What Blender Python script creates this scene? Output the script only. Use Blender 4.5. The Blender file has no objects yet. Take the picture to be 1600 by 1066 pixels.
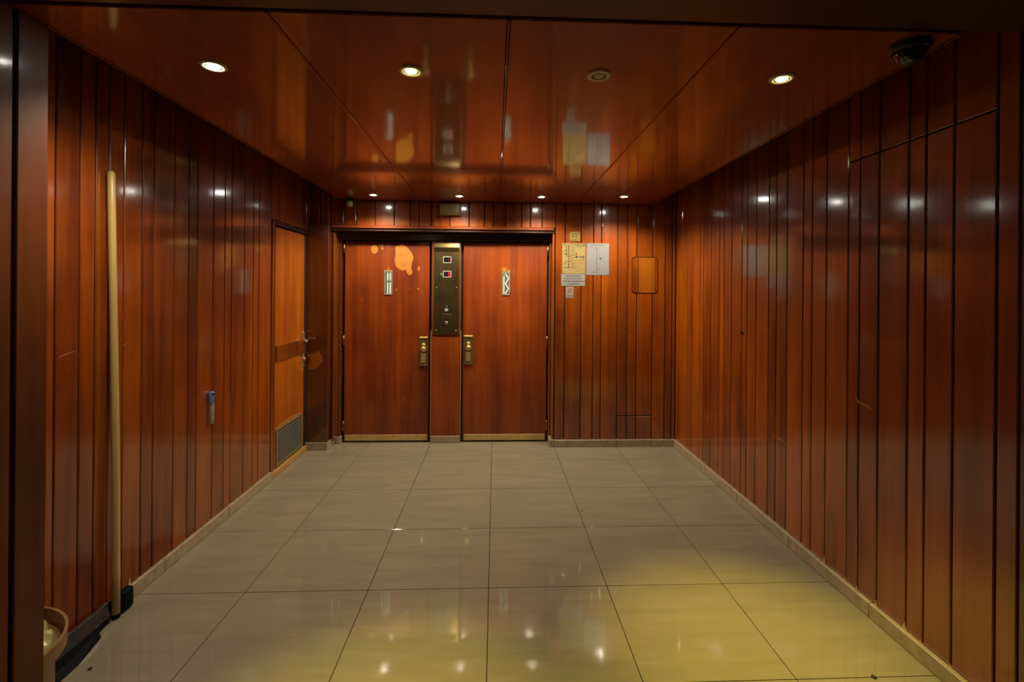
import bpy, bmesh, math, random
from mathutils import Vector, Matrix
random.seed(7)
SC = bpy.context.scene
COL = SC.collection

# ------------------------------------------------------------------ camera, world, exposure
FPX, CX, CY = 740.3, 804.96, 454.8
cam_d = bpy.data.cameras.new('camera'); cam = bpy.data.objects.new('camera', cam_d); COL.objects.link(cam)
cam_d.sensor_width = 36.0; cam_d.lens = FPX / 1600 * 36.0
cam_d.shift_x = (800 - CX) / 1600.0
cam_d.shift_y = (CY - 533) / 1600.0
cam_d.clip_start = 0.05
YAW, ROLL = 0.0417, 0.008
cam.matrix_world = Matrix.Translation((0, 0, 1.4968)) @ Matrix.Rotation(-YAW, 4, 'Z') @ Matrix.Rotation(math.pi / 2, 4, 'X') @ Matrix.Rotation(ROLL, 4, 'Z')
SC.camera = cam
W = bpy.data.worlds.new('world'); SC.world = W; W.use_nodes = True
W.node_tree.nodes['Background'].inputs[0].default_value = (1.0, 0.80, 0.55, 1)
W.node_tree.nodes['Background'].inputs[1].default_value = 0.012
SC.view_settings.view_transform = 'Standard'; SC.view_settings.look = 'None'
SC.view_settings.gamma = 1.0; SC.view_settings.use_curve_mapping = False
SC.view_settings.exposure = -0.35
BACK_W, WHITE_W, YEL_W = 78.0, 58.0, 370.0       # lamp powers

# ------------------------------------------------------------------ key planes (metres)
LW, RW, BW, DP = -1.745, 1.755, 4.54, 4.70       # left, right, back panelling; lift door plane
CEIL, TOP = 2.34, 2.62                           # dropped ceiling underside, slab above
BB = 0.068                                       # skirting height

# ------------------------------------------------------------------ materials
def nodes(name):
    m = bpy.data.materials.new(name); m.use_nodes = True
    nt = m.node_tree; return m, nt, nt.nodes['Principled BSDF']
def N(nt, t, **kw):
    n = nt.nodes.new(t)
    for k, v in kw.items(): setattr(n, k, v)
    return n
def plain(name, col, rough=0.5, metal=0.0, emit=None, es=0.0, coat=0.0, bump=0.0, bscale=60, var=0.12):
    m, nt, b = nodes(name)
    tc = N(nt, 'ShaderNodeTexCoord'); no = N(nt, 'ShaderNodeTexNoise')
    no.inputs['Scale'].default_value = bscale; no.inputs['Detail'].default_value = 4
    nt.links.new(tc.outputs['Object'], no.inputs['Vector'])
    r = N(nt, 'ShaderNodeValToRGB')
    r.color_ramp.elements[0].position = 0.3; r.color_ramp.elements[1].position = 0.7
    r.color_ramp.elements[0].color = (*[c * (1 - var) for c in col], 1)
    r.color_ramp.elements[1].color = (*[min(1, c * (1 + var)) for c in col], 1)
    nt.links.new(no.outputs['Fac'], r.inputs['Fac']); nt.links.new(r.outputs['Color'], b.inputs['Base Color'])
    b.inputs['Roughness'].default_value = rough; b.inputs['Metallic'].default_value = metal
    b.inputs['Coat Weight'].default_value = coat; b.inputs['Coat Roughness'].default_value = 0.08
    if emit: b.inputs['Emission Color'].default_value = (*emit, 1); b.inputs['Emission Strength'].default_value = es
    if bump:
        bp = N(nt, 'ShaderNodeBump'); bp.inputs['Strength'].default_value = bump; bp.inputs['Distance'].default_value = 0.002
        nt.links.new(no.outputs['Fac'], bp.inputs['Height']); nt.links.new(bp.outputs['Normal'], b.inputs['Normal'])
    return m
def matte(m, v=0.08):
    m.node_tree.nodes['Principled BSDF'].inputs['Specular IOR Level'].default_value = v; return m
def wood(name, dark, light, axis='Z', rough=0.38, coat=1.0, crough=0.11, grain=26, rnd=0.26, ior=1.85, dull=False, veneer=0.0, wav=0.05):
    m, nt, b = nodes(name); L = nt.links.new
    tc = N(nt, 'ShaderNodeTexCoord'); oi = N(nt, 'ShaderNodeObjectInfo')
    off = N(nt, 'ShaderNodeVectorMath', operation='SCALE'); off.inputs[0].default_value = (13.1, 7.7, 21.3); L(oi.outputs['Random'], off.inputs['Scale'])
    add = N(nt, 'ShaderNodeVectorMath', operation='ADD'); L(tc.outputs['Object'], add.inputs[0]); L(off.outputs[0], add.inputs[1])
    mp = N(nt, 'ShaderNodeMapping'); L(add.outputs[0], mp.inputs['Vector'])
    s = [grain, grain, grain]; s['XYZ'.index(axis)] = grain * 0.045; mp.inputs['Scale'].default_value = s
    n1 = N(nt, 'ShaderNodeTexNoise'); n1.inputs['Scale'].default_value = 1.0; n1.inputs['Detail'].default_value = 5; n1.inputs['Distortion'].default_value = 0.6
    L(mp.outputs[0], n1.inputs['Vector'])
    mp2 = N(nt, 'ShaderNodeMapping'); L(add.outputs[0], mp2.inputs['Vector'])
    s2 = [9, 9, 9]; s2['XYZ'.index(axis)] = 0.7; mp2.inputs['Scale'].default_value = s2
    n2 = N(nt, 'ShaderNodeTexNoise'); n2.inputs['Scale'].default_value = 1.0; n2.inputs['Detail'].default_value = 3; L(mp2.outputs[0], n2.inputs['Vector'])
    mx = N(nt, 'ShaderNodeMath', operation='MULTIPLY_ADD'); L(n1.outputs['Fac'], mx.inputs[0]); mx.inputs[1].default_value = 0.45
    m2 = N(nt, 'ShaderNodeMath', operation='MULTIPLY'); L(n2.outputs['Fac'], m2.inputs[0]); m2.inputs[1].default_value = 0.75; L(m2.outputs[0], mx.inputs[2])
    rr = N(nt, 'ShaderNodeMath', operation='MULTIPLY_ADD'); L(oi.outputs['Random'], rr.inputs[0]); rr.inputs[1].default_value = rnd; rr.inputs[2].default_value = -rnd / 2 - 0.1
    sm = N(nt, 'ShaderNodeMath', operation='ADD'); L(mx.outputs[0], sm.inputs[0]); L(rr.outputs[0], sm.inputs[1])
    last = sm
    if veneer:
        sp = N(nt, 'ShaderNodeSeparateXYZ'); L(add.outputs[0], sp.inputs[0])
        fl = N(nt, 'ShaderNodeMath', operation='SNAP'); L(sp.outputs['X'], fl.inputs[0]); fl.inputs[1].default_value = 0.21
        wn = N(nt, 'ShaderNodeTexWhiteNoise', noise_dimensions='1D'); L(fl.outputs[0], wn.inputs['W'])
        va = N(nt, 'ShaderNodeMath', operation='MULTIPLY_ADD'); L(wn.outputs['Value'], va.inputs[0]); va.inputs[1].default_value = veneer; L(sm.outputs[0], va.inputs[2])
        vs = N(nt, 'ShaderNodeMath', operation='SUBTRACT'); L(va.outputs[0], vs.inputs[0]); vs.inputs[1].default_value = veneer / 2
        last = vs
    n6 = N(nt, 'ShaderNodeTexNoise'); n6.inputs['Scale'].default_value = 2.6; n6.inputs['Detail'].default_value = 6; L(add.outputs[0], n6.inputs['Vector'])
    mo = N(nt, 'ShaderNodeMath', operation='MULTIPLY_ADD'); L(n6.outputs['Fac'], mo.inputs[0]); mo.inputs[1].default_value = 0.5; mo.inputs[2].default_value = -0.27
    ms_ = N(nt, 'ShaderNodeMath', operation='ADD'); L(mo.outputs[0], ms_.inputs[0]); L(last.outputs[0], ms_.inputs[1]); last = ms_
    cr = N(nt, 'ShaderNodeValToRGB'); e = cr.color_ramp.elements
    e[0].position = 0.22; e[0].color = (*dark, 1); e[1].position = 0.80; e[1].color = (*light, 1)
    L(last.outputs[0], cr.inputs['Fac']); L(cr.outputs['Color'], b.inputs['Base Color'])
    b.inputs['Roughness'].default_value = rough
    b.inputs['Specular IOR Level'].default_value = 0.3
    b.inputs['Coat Weight'].default_value = coat; b.inputs['Coat IOR'].default_value = ior
    # lacquer haze: slightly uneven gloss
    n3 = N(nt, 'ShaderNodeTexNoise'); n3.inputs['Scale'].default_value = 5; n3.inputs['Detail'].default_value = 4; L(add.outputs[0], n3.inputs['Vector'])
    mr = N(nt, 'ShaderNodeMapRange'); L(n3.outputs['Fac'], mr.inputs['Value'])
    mr.inputs['To Min'].default_value = crough * 0.6; mr.inputs['To Max'].default_value = crough * 1.5; L(mr.outputs[0], b.inputs['Coat Roughness'])
    bp = N(nt, 'ShaderNodeBump'); bp.inputs['Strength'].default_value = wav; bp.inputs['Distance'].default_value = 0.01
    L(n2.outputs['Fac'], bp.inputs['Height']); L(bp.outputs['Normal'], b.inputs['Coat Normal'])
    bp2 = N(nt, 'ShaderNodeBump'); bp2.inputs['Strength'].default_value = 0.15; bp2.inputs['Distance'].default_value = 0.002
    L(n1.outputs['Fac'], bp2.inputs['Height']); L(bp2.outputs['Normal'], b.inputs['Normal'])
    if dull:   # water-worn matt patch low on the left wall where wet tools stand
        g = N(nt, 'ShaderNodeNewGeometry'); s3 = N(nt, 'ShaderNodeSeparateXYZ'); L(g.outputs['Position'], s3.inputs[0])
        n4 = N(nt, 'ShaderNodeTexNoise'); n4.inputs['Scale'].default_value = 4; L(g.outputs['Position'], n4.inputs['Vector'])
        a = N(nt, 'ShaderNodeMath', operation='MULTIPLY_ADD'); L(s3.outputs['Y'], a.inputs[0]); a.inputs[1].default_value = -0.36; a.inputs[2].default_value = 0.36 * 1.95 + 0.36
        a2 = N(nt, 'ShaderNodeMath', operation='MULTIPLY_ADD'); L(n4.outputs['Fac'], a2.inputs[0]); a2.inputs[1].default_value = 0.12; L(a.outputs[0], a2.inputs[2])
        d = N(nt, 'ShaderNodeMath', operation='SUBTRACT'); L(a2.outputs[0], d.inputs[0]); L(s3.outputs['Z'], d.inputs[1])
        k = N(nt, 'ShaderNodeMapRange'); L(d.outputs[0], k.inputs['Value']); k.inputs['From Min'].default_value = 0; k.inputs['From Max'].default_value = 0.05
        k.inputs['To Min'].default_value = coat; k.inputs['To Max'].default_value = 0.12; L(k.outputs[0], b.inputs['Coat Weight'])
    return m

WD, WL = (0.11, 0.0155, 0.0006), (0.38, 0.083, 0.001)
M = {}
M['plank'] = wood('lacquered_plank', WD, WL)
M['plank_l'] = wood('lacquered_plank_left', WD, WL, dull=True)
M['ceil'] = wood('lacquered_ceiling_panel', (0.16, 0.024, 0.0008), (0.33, 0.064, 0.0015), axis='Y', rnd=0.12, crough=0.075, wav=0.02, grain=14, ior=1.62)
M['door'] = wood('lift_door_veneer', (0.115, 0.0135, 0.0004), (0.33, 0.058, 0.0008), rnd=0.1, veneer=0.14, rough=0.5, coat=0.7, crough=0.12, ior=1.5)
M['frame'] = wood('frame_wood', (0.10, 0.018, 0.0012), (0.30, 0.07, 0.003), rnd=0.2)
M['pilaster'] = wood('dark_red_pilaster_wood', (0.035, 0.006, 0.0006), (0.12, 0.024, 0.001), rnd=0.1)
M['jamb'] = wood('jamb_wood', (0.05, 0.010, 0.0008), (0.16, 0.036, 0.002), rough=0.5, coat=0.2, crough=0.12, ior=1.45)
M['frame_x'] = wood('frame_wood_across', (0.10, 0.017, 0.002), (0.27, 0.055, 0.004), axis='X', rnd=0.2)
M['dark'] = wood('dark_stained_wood', (0.016, 0.005, 0.0014), (0.05, 0.014, 0.003), axis='X', coat=0.6, crough=0.2)
M['pale'] = wood('pale_wood', (0.22, 0.052, 0.002), (0.37, 0.11, 0.004), coat=0.5)
M['bare'] = plain('bare_peeled_wood', (0.37, 0.135, 0.008), 0.55, bscale=14, var=0.15)
M['splint'] = plain('raw_splinter_wood', (0.55, 0.33, 0.14), 0.6)
M['side'] = wood('left_door_veneer', (0.26, 0.052, 0.003), (0.52, 0.135, 0.007), rnd=0.1, crough=0.12)
M['yelwood'] = wood('threshold_wood', (0.26, 0.13, 0.03), (0.5, 0.28, 0.08), axis='Y', coat=0.2, crough=0.3)
M['backing'] = plain('black_backing', (0.008, 0.005, 0.004), 0.9)
M['gapblack'] = plain('dark_void', (0.004, 0.003, 0.003), 0.9)
M['stone'] = plain('skirting_stone', (0.36, 0.27, 0.17), 0.35, bscale=25, var=0.18)
M['brass'] = plain('aged_brass', (0.66, 0.48, 0.18), 0.3, 0.75, bscale=40)
M['kick'] = plain('kick_plate_brass', (0.60, 0.42, 0.15), 0.45, 0.35, bscale=18)
M['steel'] = plain('stained_steel', (0.30, 0.22, 0.10), 0.33, 1.0, bscale=8, var=0.25, bump=0.08)
M['steeledge'] = plain('bright_steel_edge', (0.55, 0.53, 0.45), 0.35, 0.5)
M['plate'] = plain('handle_plate_bronze', (0.34, 0.25, 0.09), 0.35, 0.85, bscale=30)
M['chrome'] = plain('chrome', (0.75, 0.72, 0.62), 0.12, 1.0)
M['greensteel'] = plain('brushed_window_frame', (0.62, 0.55, 0.40), 0.35, 0.8)
M['cream'] = plain('cream_ring', (0.62, 0.52, 0.30), 0.45)
M['creamdk'] = plain('lamp_well', (0.10, 0.085, 0.05), 0.5)
M['lampoff'] = plain('unlit_lamp', (0.55, 0.47, 0.28), 0.3)
M['black'] = plain('black_plastic', (0.006, 0.006, 0.007), 0.3)
M['rubber'] = matte(plain('black_rubber', (0.003, 0.003, 0.004), 0.6))
M['grey'] = plain('grey_plastic', (0.035, 0.03, 0.03), 0.4, bscale=30, var=0.4)
M['domegl'] = plain('smoked_dome', (0.004, 0.005, 0.005), 0.06, coat=0.6)
M['sensor'] = plain('sensor_lens', (0.30, 0.32, 0.18), 0.3)
M['exitbox'] = plain('yellowed_box', (0.17, 0.115, 0.03), 0.35)
M['exitlens'] = plain('yellowed_diffuser', (0.21, 0.15, 0.045), 0.25)
M['stick'] = wood('bare_broomstick_wood', (0.42, 0.27, 0.075), (0.62, 0.43, 0.15), coat=0.2, crough=0.3)
M['blue'] = plain('blue_plastic', (0.10, 0.21, 0.50), 0.35)
M['gplast'] = plain('pale_grey_plastic', (0.33, 0.30, 0.22), 0.4)
M['paper'] = plain('white_paper', (0.175, 0.175, 0.18), 0.5, var=0.04, coat=0.1)
M['paper2'] = plain('notice_paper', (0.21, 0.205, 0.185), 0.5, var=0.04)
M['ypaper'] = plain('yellowed_notice', (0.25, 0.195, 0.07), 0.4, var=0.06, coat=0.35)
M['ppaper'] = plain('pinkish_paper', (0.23, 0.20, 0.18), 0.5, var=0.04)
M['plateb'] = plain('yellowed_plate', (0.28, 0.19, 0.05), 0.4)
M['ink'] = plain('black_ink', (0.02, 0.02, 0.02), 0.6)
M['inkg'] = plain('grey_ink', (0.06, 0.055, 0.05), 0.6)
M['inkl'] = plain('light_grey_ink', (0.085, 0.082, 0.078), 0.6)
M['inky'] = plain('brown_ink', (0.11, 0.07, 0.025), 0.6)
M['inkr'] = plain('red_ink', (0.25, 0.02, 0.015), 0.6)
M['inkp'] = plain('pink_ink', (0.24, 0.07, 0.055), 0.6)
M['copper'] = wood('copper_brown_bin', (0.15, 0.06, 0.02), (0.33, 0.15, 0.055), coat=0.5, crough=0.2)
M['foil'] = plain('crumpled_gold_foil', (0.85, 0.70, 0.34), 0.25, 0.45, bscale=12, var=0.3)
M['rimmetal'] = plain('worn_copper_rim', (0.42, 0.24, 0.09), 0.35, 0.6)
M['redglow'] = plain('red_indicator', (0.3, 0.0, 0.01), 0.3, emit=(1, 0.02, 0.05), es=0.7)
M['redoff'] = plain('dim_red_indicator', (0.10, 0.004, 0.006), 0.25)
M['green'] = plain('green_mark', (0.03, 0.22, 0.08), 0.4)
M['mesh'] = plain('grey_vent_mesh', (0.085, 0.08, 0.055), 0.5)
M['ventfr'] = plain('vent_frame', (0.33, 0.27, 0.15), 0.4, 0.6)
M['crumb'] = plain('dark_crumb', (0.02, 0.014, 0.008), 0.8)

def tile_mat():
    m, nt, b = nodes('polished_tile'); L = nt.links.new
    tc = N(nt, 'ShaderNodeTexCoord'); oi = N(nt, 'ShaderNodeObjectInfo')
    off = N(nt, 'ShaderNodeVectorMath', operation='SCALE'); off.inputs[0].default_value = (31, 17, 3); L(oi.outputs['Random'], off.inputs['Scale'])
    add = N(nt, 'ShaderNodeVectorMath', operation='ADD'); L(tc.outputs['Object'], add.inputs[0]); L(off.outputs[0], add.inputs[1])
    mp = N(nt, 'ShaderNodeMapping'); mp.inputs['Scale'].default_value = (1.6, 9, 1); L(add.outputs[0], mp.inputs['Vector'])
    n1 = N(nt, 'ShaderNodeTexNoise'); n1.inputs['Scale'].default_value = 1.5; n1.inputs['Detail'].default_value = 6; n1.inputs['Distortion'].default_value = 0.8; L(mp.outputs[0], n1.inputs['Vector'])
    cr = N(nt, 'ShaderNodeValToRGB'); e = cr.color_ramp.elements
    e[0].position = 0.3; e[0].color = (0.215, 0.180, 0.124, 1); e[1].position = 0.72; e[1].color = (0.258, 0.217, 0.152, 1)
    L(n1.outputs['Fac'], cr.inputs['Fac']); L(cr.outputs['Color'], b.inputs['Base Color'])
    n2 = N(nt, 'ShaderNodeTexNoise'); n2.inputs['Scale'].default_value = 7; n2.inputs['Detail'].default_value = 5; L(add.outputs[0], n2.inputs['Vector'])
    mr = N(nt, 'ShaderNodeMapRange'); L(n2.outputs['Fac'], mr.inputs['Value']); mr.inputs['To Min'].default_value = 0.02; mr.inputs['To Max'].default_value = 0.075
    L(mr.outputs[0], b.inputs['Roughness']); b.inputs['Specular IOR Level'].default_value = 0.42
    return m
M['tile'] = tile_mat()
def emis(name, col, s):
    m, nt, b = nodes(name); b.inputs['Base Color'].default_value = (0.8, 0.8, 0.8, 1)
    b.inputs['Emission Color'].default_value = (*col, 1); b.inputs['Emission Strength'].default_value = s; return m
M['lampw'] = emis('lit_lamp_white', (1.0, 0.97, 0.86), 260)
M['lampy'] = emis('lit_lamp_yellow', (1.0, 0.93, 0.45), 45)
M['cabin'] = emis('lit_lift_cabin', (0.80, 0.95, 0.72), 0.08)
M['glass'] = plain('wired_glass', (0.10, 0.12, 0.085), 0.08, var=0.3, bscale=50)

# ------------------------------------------------------------------ mesh helpers
def box(bm, x0, x1, y0, y1, z0, z1, bev=0.0, seg=1):
    vs = [bm.verts.new((x, y, z)) for x in (x0, x1) for y in (y0, y1) for z in (z0, z1)]
    fs = [bm.faces.new([vs[i] for i in f]) for f in ((0, 1, 3, 2), (4, 6, 7, 5), (0, 4, 5, 1), (2, 3, 7, 6), (0, 2, 6, 4), (1, 5, 7, 3))]
    if bev:
        es = list({e for f in fs for e in f.edges})
        bmesh.ops.bevel(bm, geom=es, offset=min(bev, 0.45 * min(abs(x1 - x0), abs(y1 - y0), abs(z1 - z0))), segments=seg, affect='EDGES', profile=0.5)
def lathe(bm, prof, seg=32, c=(0, 0, 0), axis='Z', cap=False):
    rings = []
    for r, h in prof:
        ring = []
        for i in range(seg):
            a = 2 * math.pi * i / seg; u, v = r * math.cos(a), r * math.sin(a)
            p = {'Z': (u, v, h), 'Y': (u, h, v), 'X': (h, u, v)}[axis]
            ring.append(bm.verts.new((c[0] + p[0], c[1] + p[1], c[2] + p[2])))
        rings.append(ring)
    for a, b in zip(rings, rings[1:]):
        for i in range(seg): bm.faces.new((a[i], a[(i + 1) % seg], b[(i + 1) % seg], b[i]))
    if cap:
        bm.faces.new(rings[0]); bm.faces.new(rings[-1][::-1])
def prism(bm, pts, f0, f1):           # pts -> closed outline; f0/f1 map (u, v) to 3-D
    a = [bm.verts.new(f0(*p)) for p in pts]; b = [bm.verts.new(f1(*p)) for p in pts]; n = len(pts)
    bm.faces.new(a); bm.faces.new(b[::-1])
    for i in range(n): bm.faces.new((a[i], b[i], b[(i + 1) % n], a[(i + 1) % n]))
def sweep(bm, path, rads, seg=12):
    rings = []
    for i, p in enumerate(path):
        p = Vector(p); t = (Vector(path[min(i + 1, len(path) - 1)]) - Vector(path[max(i - 1, 0)])).normalized()
        u = t.cross(Vector((0.3, 0.9, 0.2))).normalized(); v = t.cross(u)
        rings.append([bm.verts.new(p + rads[i] * (u * math.cos(2 * math.pi * k / seg) + v * math.sin(2 * math.pi * k / seg))) for k in range(seg)])
    for a, b in zip(rings, rings[1:]):
        for k in range(seg): bm.faces.new((a[k], a[(k + 1) % seg], b[(k + 1) % seg], b[k]))
    bm.faces.new(rings[0][::-1]); bm.faces.new(rings[-1])
def obj(name, bm, mat, parent=None, origin=None, smooth=False):
    bmesh.ops.recalc_face_normals(bm, faces=bm.faces)
    if origin is None:
        if bm.verts:
            lo = [min(v.co[i] for v in bm.verts) for i in range(3)]; hi = [max(v.co[i] for v in bm.verts) for i in range(3)]
            origin = ((lo[0] + hi[0]) / 2, (lo[1] + hi[1]) / 2, lo[2])
    origin = Vector(origin)
    bmesh.ops.translate(bm, verts=bm.verts, vec=-origin)
    me = bpy.data.meshes.new(name); bm.to_mesh(me); bm.free()
    if smooth:
        for p in me.polygons: p.use_smooth = True
    me.materials.append(M[mat] if isinstance(mat, str) else mat)
    o = bpy.data.objects.new(name, me); COL.objects.link(o); place(o, origin, parent); return o
def place(o, world, parent=None):
    if parent is not None:
        o.parent = parent; o.location = Vector(world) - wpos(parent)
    else: o.location = world
def wpos(o):
    p = Vector(o.location)
    while o.parent: o = o.parent; p += Vector(o.location)
    return p
def tag(o, label, cat, group=None):
    o['label'] = label; o['category'] = cat
    if group: o['group'] = group
    return o
def struct(o, label=None, cat=None):
    o['kind'] = 'structure'
    if label: o['label'] = label
    if cat: o['category'] = cat
    return o
def empty(name, loc):
    o = bpy.data.objects.new(name, None); COL.objects.link(o); o.location = loc; o.empty_display_size = 0.05; return o
def bxo(name, dims, mat, parent=None, bev=0.0, seg=1):
    bm = bmesh.new(); box(bm, *dims, bev, seg); return obj(name, bm, mat, parent)
GAP = 0.0036

# ------------------------------------------------------------------ floor
fl = struct(bxo('floor', (-2.6, 2.6, 0.4, 4.86, -0.06, -0.012), 'backing'), 'polished beige tile floor of the lift lobby', 'floor')
xs = [-2.6, -2.422, -1.822, -1.222, -0.622, -0.022, 0.578, 1.178, 1.778, 2.378, 2.6]
ys = [0.4, 0.589, 1.189, 1.789, 2.389, 2.989, 3.589, 4.189, 4.72]
full = None
for i in range(len(xs) - 1):
    for j in range(len(ys) - 1):
        x0, x1, y0, y1 = xs[i], xs[i + 1], ys[j], ys[j + 1]
        if y0 > 1.4 and (x1 < LW or x0 > RW): continue
        if y0 > 1.4: x0, x1 = max(x0, LW - 0.02), min(x1, RW + 0.02)
        key = abs(x1 - x0 - 0.6) < 1e-4 and abs(y1 - y0 - 0.6) < 1e-4
        if key and full:
            t = bpy.data.objects.new('tile', full.data); COL.objects.link(t); place(t, ((x0 + x1) / 2, (y0 + y1) / 2, -0.0115), fl)
        else:
            t = bxo('tile', (x0 + 0.0016, x1 - 0.0016, y0 + 0.0016, y1 - 0.0016, -0.0115, 0.0), 'tile', fl, 0.0009)
            if key: full = t

# ------------------------------------------------------------------ walls of planks
def plank_y(parent, face, sgn, y0, y1, z0, z1, mat):     # wall facing +/-X; sgn = direction of the room
    x0, x1 = sorted((face, face - sgn * 0.014)); return bxo('plank', (x0, x1, y0 + GAP, y1 - GAP, z0, z1), mat, parent, 0.003)
def plank_x(parent, x0, x1, z0, z1, mat, face=BW):
    return bxo('plank', (x0 + 0.0045, x1 - 0.0045, face, face + 0.014, z0, z1), mat, parent, 0.0035)

wl = struct(bxo('wall_left', (LW - 0.12, LW - 0.02, 1.60, 4.86, -0.05, TOP), 'backing'), 'left wall of dark lacquered vertical planks', 'wall')
# the recess for the left door is in front of the backing
yl = [1.60, 1.72, 1.83, 1.915, 1.954, 2.065, 2.142, 2.214, 2.300, 2.417, 2.498, 2.651, 2.772, 2.850, 3.007, 3.132, 3.210, 3.370, 3.492, 3.575, 3.765]
for a, b in zip(yl, yl[1:]): plank_y(wl, LW, 1, a, b, BB + 0.002, TOP, 'plank_l')
for a, b in zip([3.765, 3.90, 4.01, 4.20, 4.33, 4.44], [3.90, 4.01, 4.20, 4.33, 4.44, BW]): plank_y(wl, LW, 1, a, b, 2.045, TOP, 'plank_l')

wr = struct(bxo('wall_right', (RW + 0.016, RW + 0.12, 0.8, 4.86, -0.05, TOP), 'backing'), 'right wall of dark lacquered vertical planks', 'wall')
yr = [0.8, 0.93, 1.02, 1.16, 1.24, 1.38, 1.516, 1.589, 1.745, 1.864, 1.945, 2.100, 2.214, 2.289, 2.445, 2.559, 2.636, 2.784, 2.892, 2.975, 3.121, 3.235, 3.308, 3.454, 3.573, 3.646, 3.789, 3.931, 3.993, 4.152, 4.264, 4.39, BW]
door4 = struct(empty('door_4', (RW, 1.945, BB)), 'concealed flush plank door in the right wall', 'door')
for a, b in zip(yr, yr[1:]):
    if 1.58 < a < 2.28:
        plank_y(wr, RW, -1, a, b, 2.152, TOP, 'plank')
        plank_y(door4, RW - 0.001, -1, a, b, BB + 0.002, 2.146, 'plank')
    else: plank_y(wr, RW, -1, a, b, BB + 0.002, TOP, 'plank')
bm = bmesh.new(); lathe(bm, [(0.0125, RW - 0.006), (0.0125, RW + 0.002), (0.007, RW - 0.002), (0.001, RW - 0.002)], 20, (0, 3.295, 1.213), 'X'); obj('keyhole_plug', bm, 'black', wr)

wb = struct(bxo('wall_back', (-1.76, RW + 0.015, 4.76, 4.86, -0.05, TOP), 'backing'), 'back wall of lacquered vertical planks', 'wall')
xb = [0.575, 0.668, 0.826, 0.944, 1.022, 1.182, 1.279, 1.370, 1.524, 1.650, 1.719, RW]
bxo('stud_panel', (0.575, RW, BW + 0.015, 4.755, 0.0, TOP), 'backing', wb)
bxo('stud_panel', (LW, 0.575, BW + 0.015, 4.755, 2.11, TOP), 'backing', wb)
for a, b in zip(xb, xb[1:]):
    if 1.18 <= a < 1.52:
        plank_x(wb, a, b, 0.300, TOP, 'plank'); plank_x(wb, a, b, BB + 0.002, 0.292, 'plank')
    else: plank_x(wb, a, b, BB + 0.002, TOP, 'plank')
xt = [LW, -1.66, -1.563, -1.435, -1.318, -1.145, -0.965, -0.814, -0.730, -0.615, -0.439, -0.256, -0.110, -0.024, 0.092, 0.245, 0.332, 0.443, 0.575]
for a, b in zip(xt, xt[1:]): plank_x(wb, a, b, 2.108, TOP, 'plank')

# skirting, stone pieces 0.6 m long
def skirt_y(name, x0, x1, y0, y1, lab):
    root = struct(empty(name, ((x0 + x1) / 2, (y0 + y1) / 2, 0)), lab, 'skirting')
    y = y1
    while y > y0 + 0.02:
        a = max(y0, y - 0.6); bxo('skirting_tile', (x0, x1, a + 0.001, y - 0.001, 0.001, BB), 'stone', root, 0.0025); y -= 0.6
skirt_y('baseboard_left', LW - 0.014, LW + 0.014, 1.60, 3.775, 'beige stone skirting along the left plank wall')
skirt_y('baseboard_right', RW - 0.020, RW + 0.014, 0.8, BW - 0.020, 'beige stone skirting along the right plank wall')
bbk = struct(empty('baseboard_back', (1.15, BW, 0)), 'beige stone skirting under the back planks', 'skirting')
for a, b in ((0.575, 1.178), (1.178, 1.52), (1.52, RW)): bxo('skirting_tile', (a + 0.001, b - 0.001, BW - 0.018, BW + 0.014, 0.001, BB), 'stone', bbk, 0.0025)

# splinters and scratches that show raw wood
for (y, h, w) in ((3.02, 0.02, 0.010), (2.44, 0.045, 0.014), (2.29, 0.022, 0.008), (2.215, 0.026, 0.008), (2.10, 0.03, 0.009), (1.95, 0.034, 0.016), (1.87, 0.02, 0.008), (1.745, 0.018, 0.007)):
    bm = bmesh.new(); prism(bm, [(-w, 0), (w * 0.8, 0.004), (w * 0.2, h * 0.5), (-w * 0.1, h), (-w * 0.5, h * 0.45)], lambda u, v: (RW - 0.0035, y + u, BB - 0.002 + v), lambda u, v: (RW - 0.0008, y + u, BB - 0.002 + v))
    obj('splinter', bm, 'splint', wr)
bm = bmesh.new(); prism(bm, [(-0.008, 0), (0.009, 0.0), (0.006, 0.03), (0.001, 0.04)], lambda u, v: (LW + 0.004, 2.345 + u, BB + v), lambda u, v: (LW + 0.001, 2.345 + u, BB + v)); obj('splinter', bm, 'splint', wl)
def scratch(parent, pts, w, mp, mat='bare'):
    bm = bmesh.new(); n = len(pts); up = []; dn = []
    for i, (u, v) in enumerate(pts):
        a, b = pts[max(0, i - 1)], pts[min(n - 1, i + 1)]; dx, dy = b[0] - a[0], b[1] - a[1]; l = math.hypot(dx, dy)
        ww = w * (0.3 if i in (0, n - 1) else 1.0); up.append((u - dy / l * ww, v + dx / l * ww)); dn.append((u + dy / l * ww, v - dx / l * ww))
    prism(bm, up + dn[::-1], lambda u, v: mp(u, v, 0.0012), lambda u, v: mp(u, v, -0.0005)); return obj('scratch', bm, mat, parent)
mr_ = lambda u, v, d: (RW - d, u, v)
ml_ = lambda u, v, d: (LW + d, u, v)
mb_ = lambda u, v, d: (u, BW - d, v)
md_ = lambda u, v, d: (u, DP - d, v)
scratch(wr, [(2.235, 1.005), (2.215, 0.975), (2.18, 0.972), (2.125, 0.958)], 0.004, lambda u, v, d: (RW - 0.001 - d, u, v))
scratch(wr, [(2.935, 0.60), (2.86, 0.60), (2.77, 0.585)], 0.0016, mr_)
scratch(wl, [(1.97, 1.217), (2.01, 1.226), (2.052, 1.232)], 0.0022, ml_)
scratch(wl, [(2.285, 1.222), (2.33, 1.235), (2.37, 1.237)], 0.0016, ml_)
scratch(wl, [(2.48, 1.36), (2.53, 1.36)], 0.0012, ml_)
scratch(wb, [(1.24, 1.10), (1.275, 1.105)], 0.004, mb_)
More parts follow.
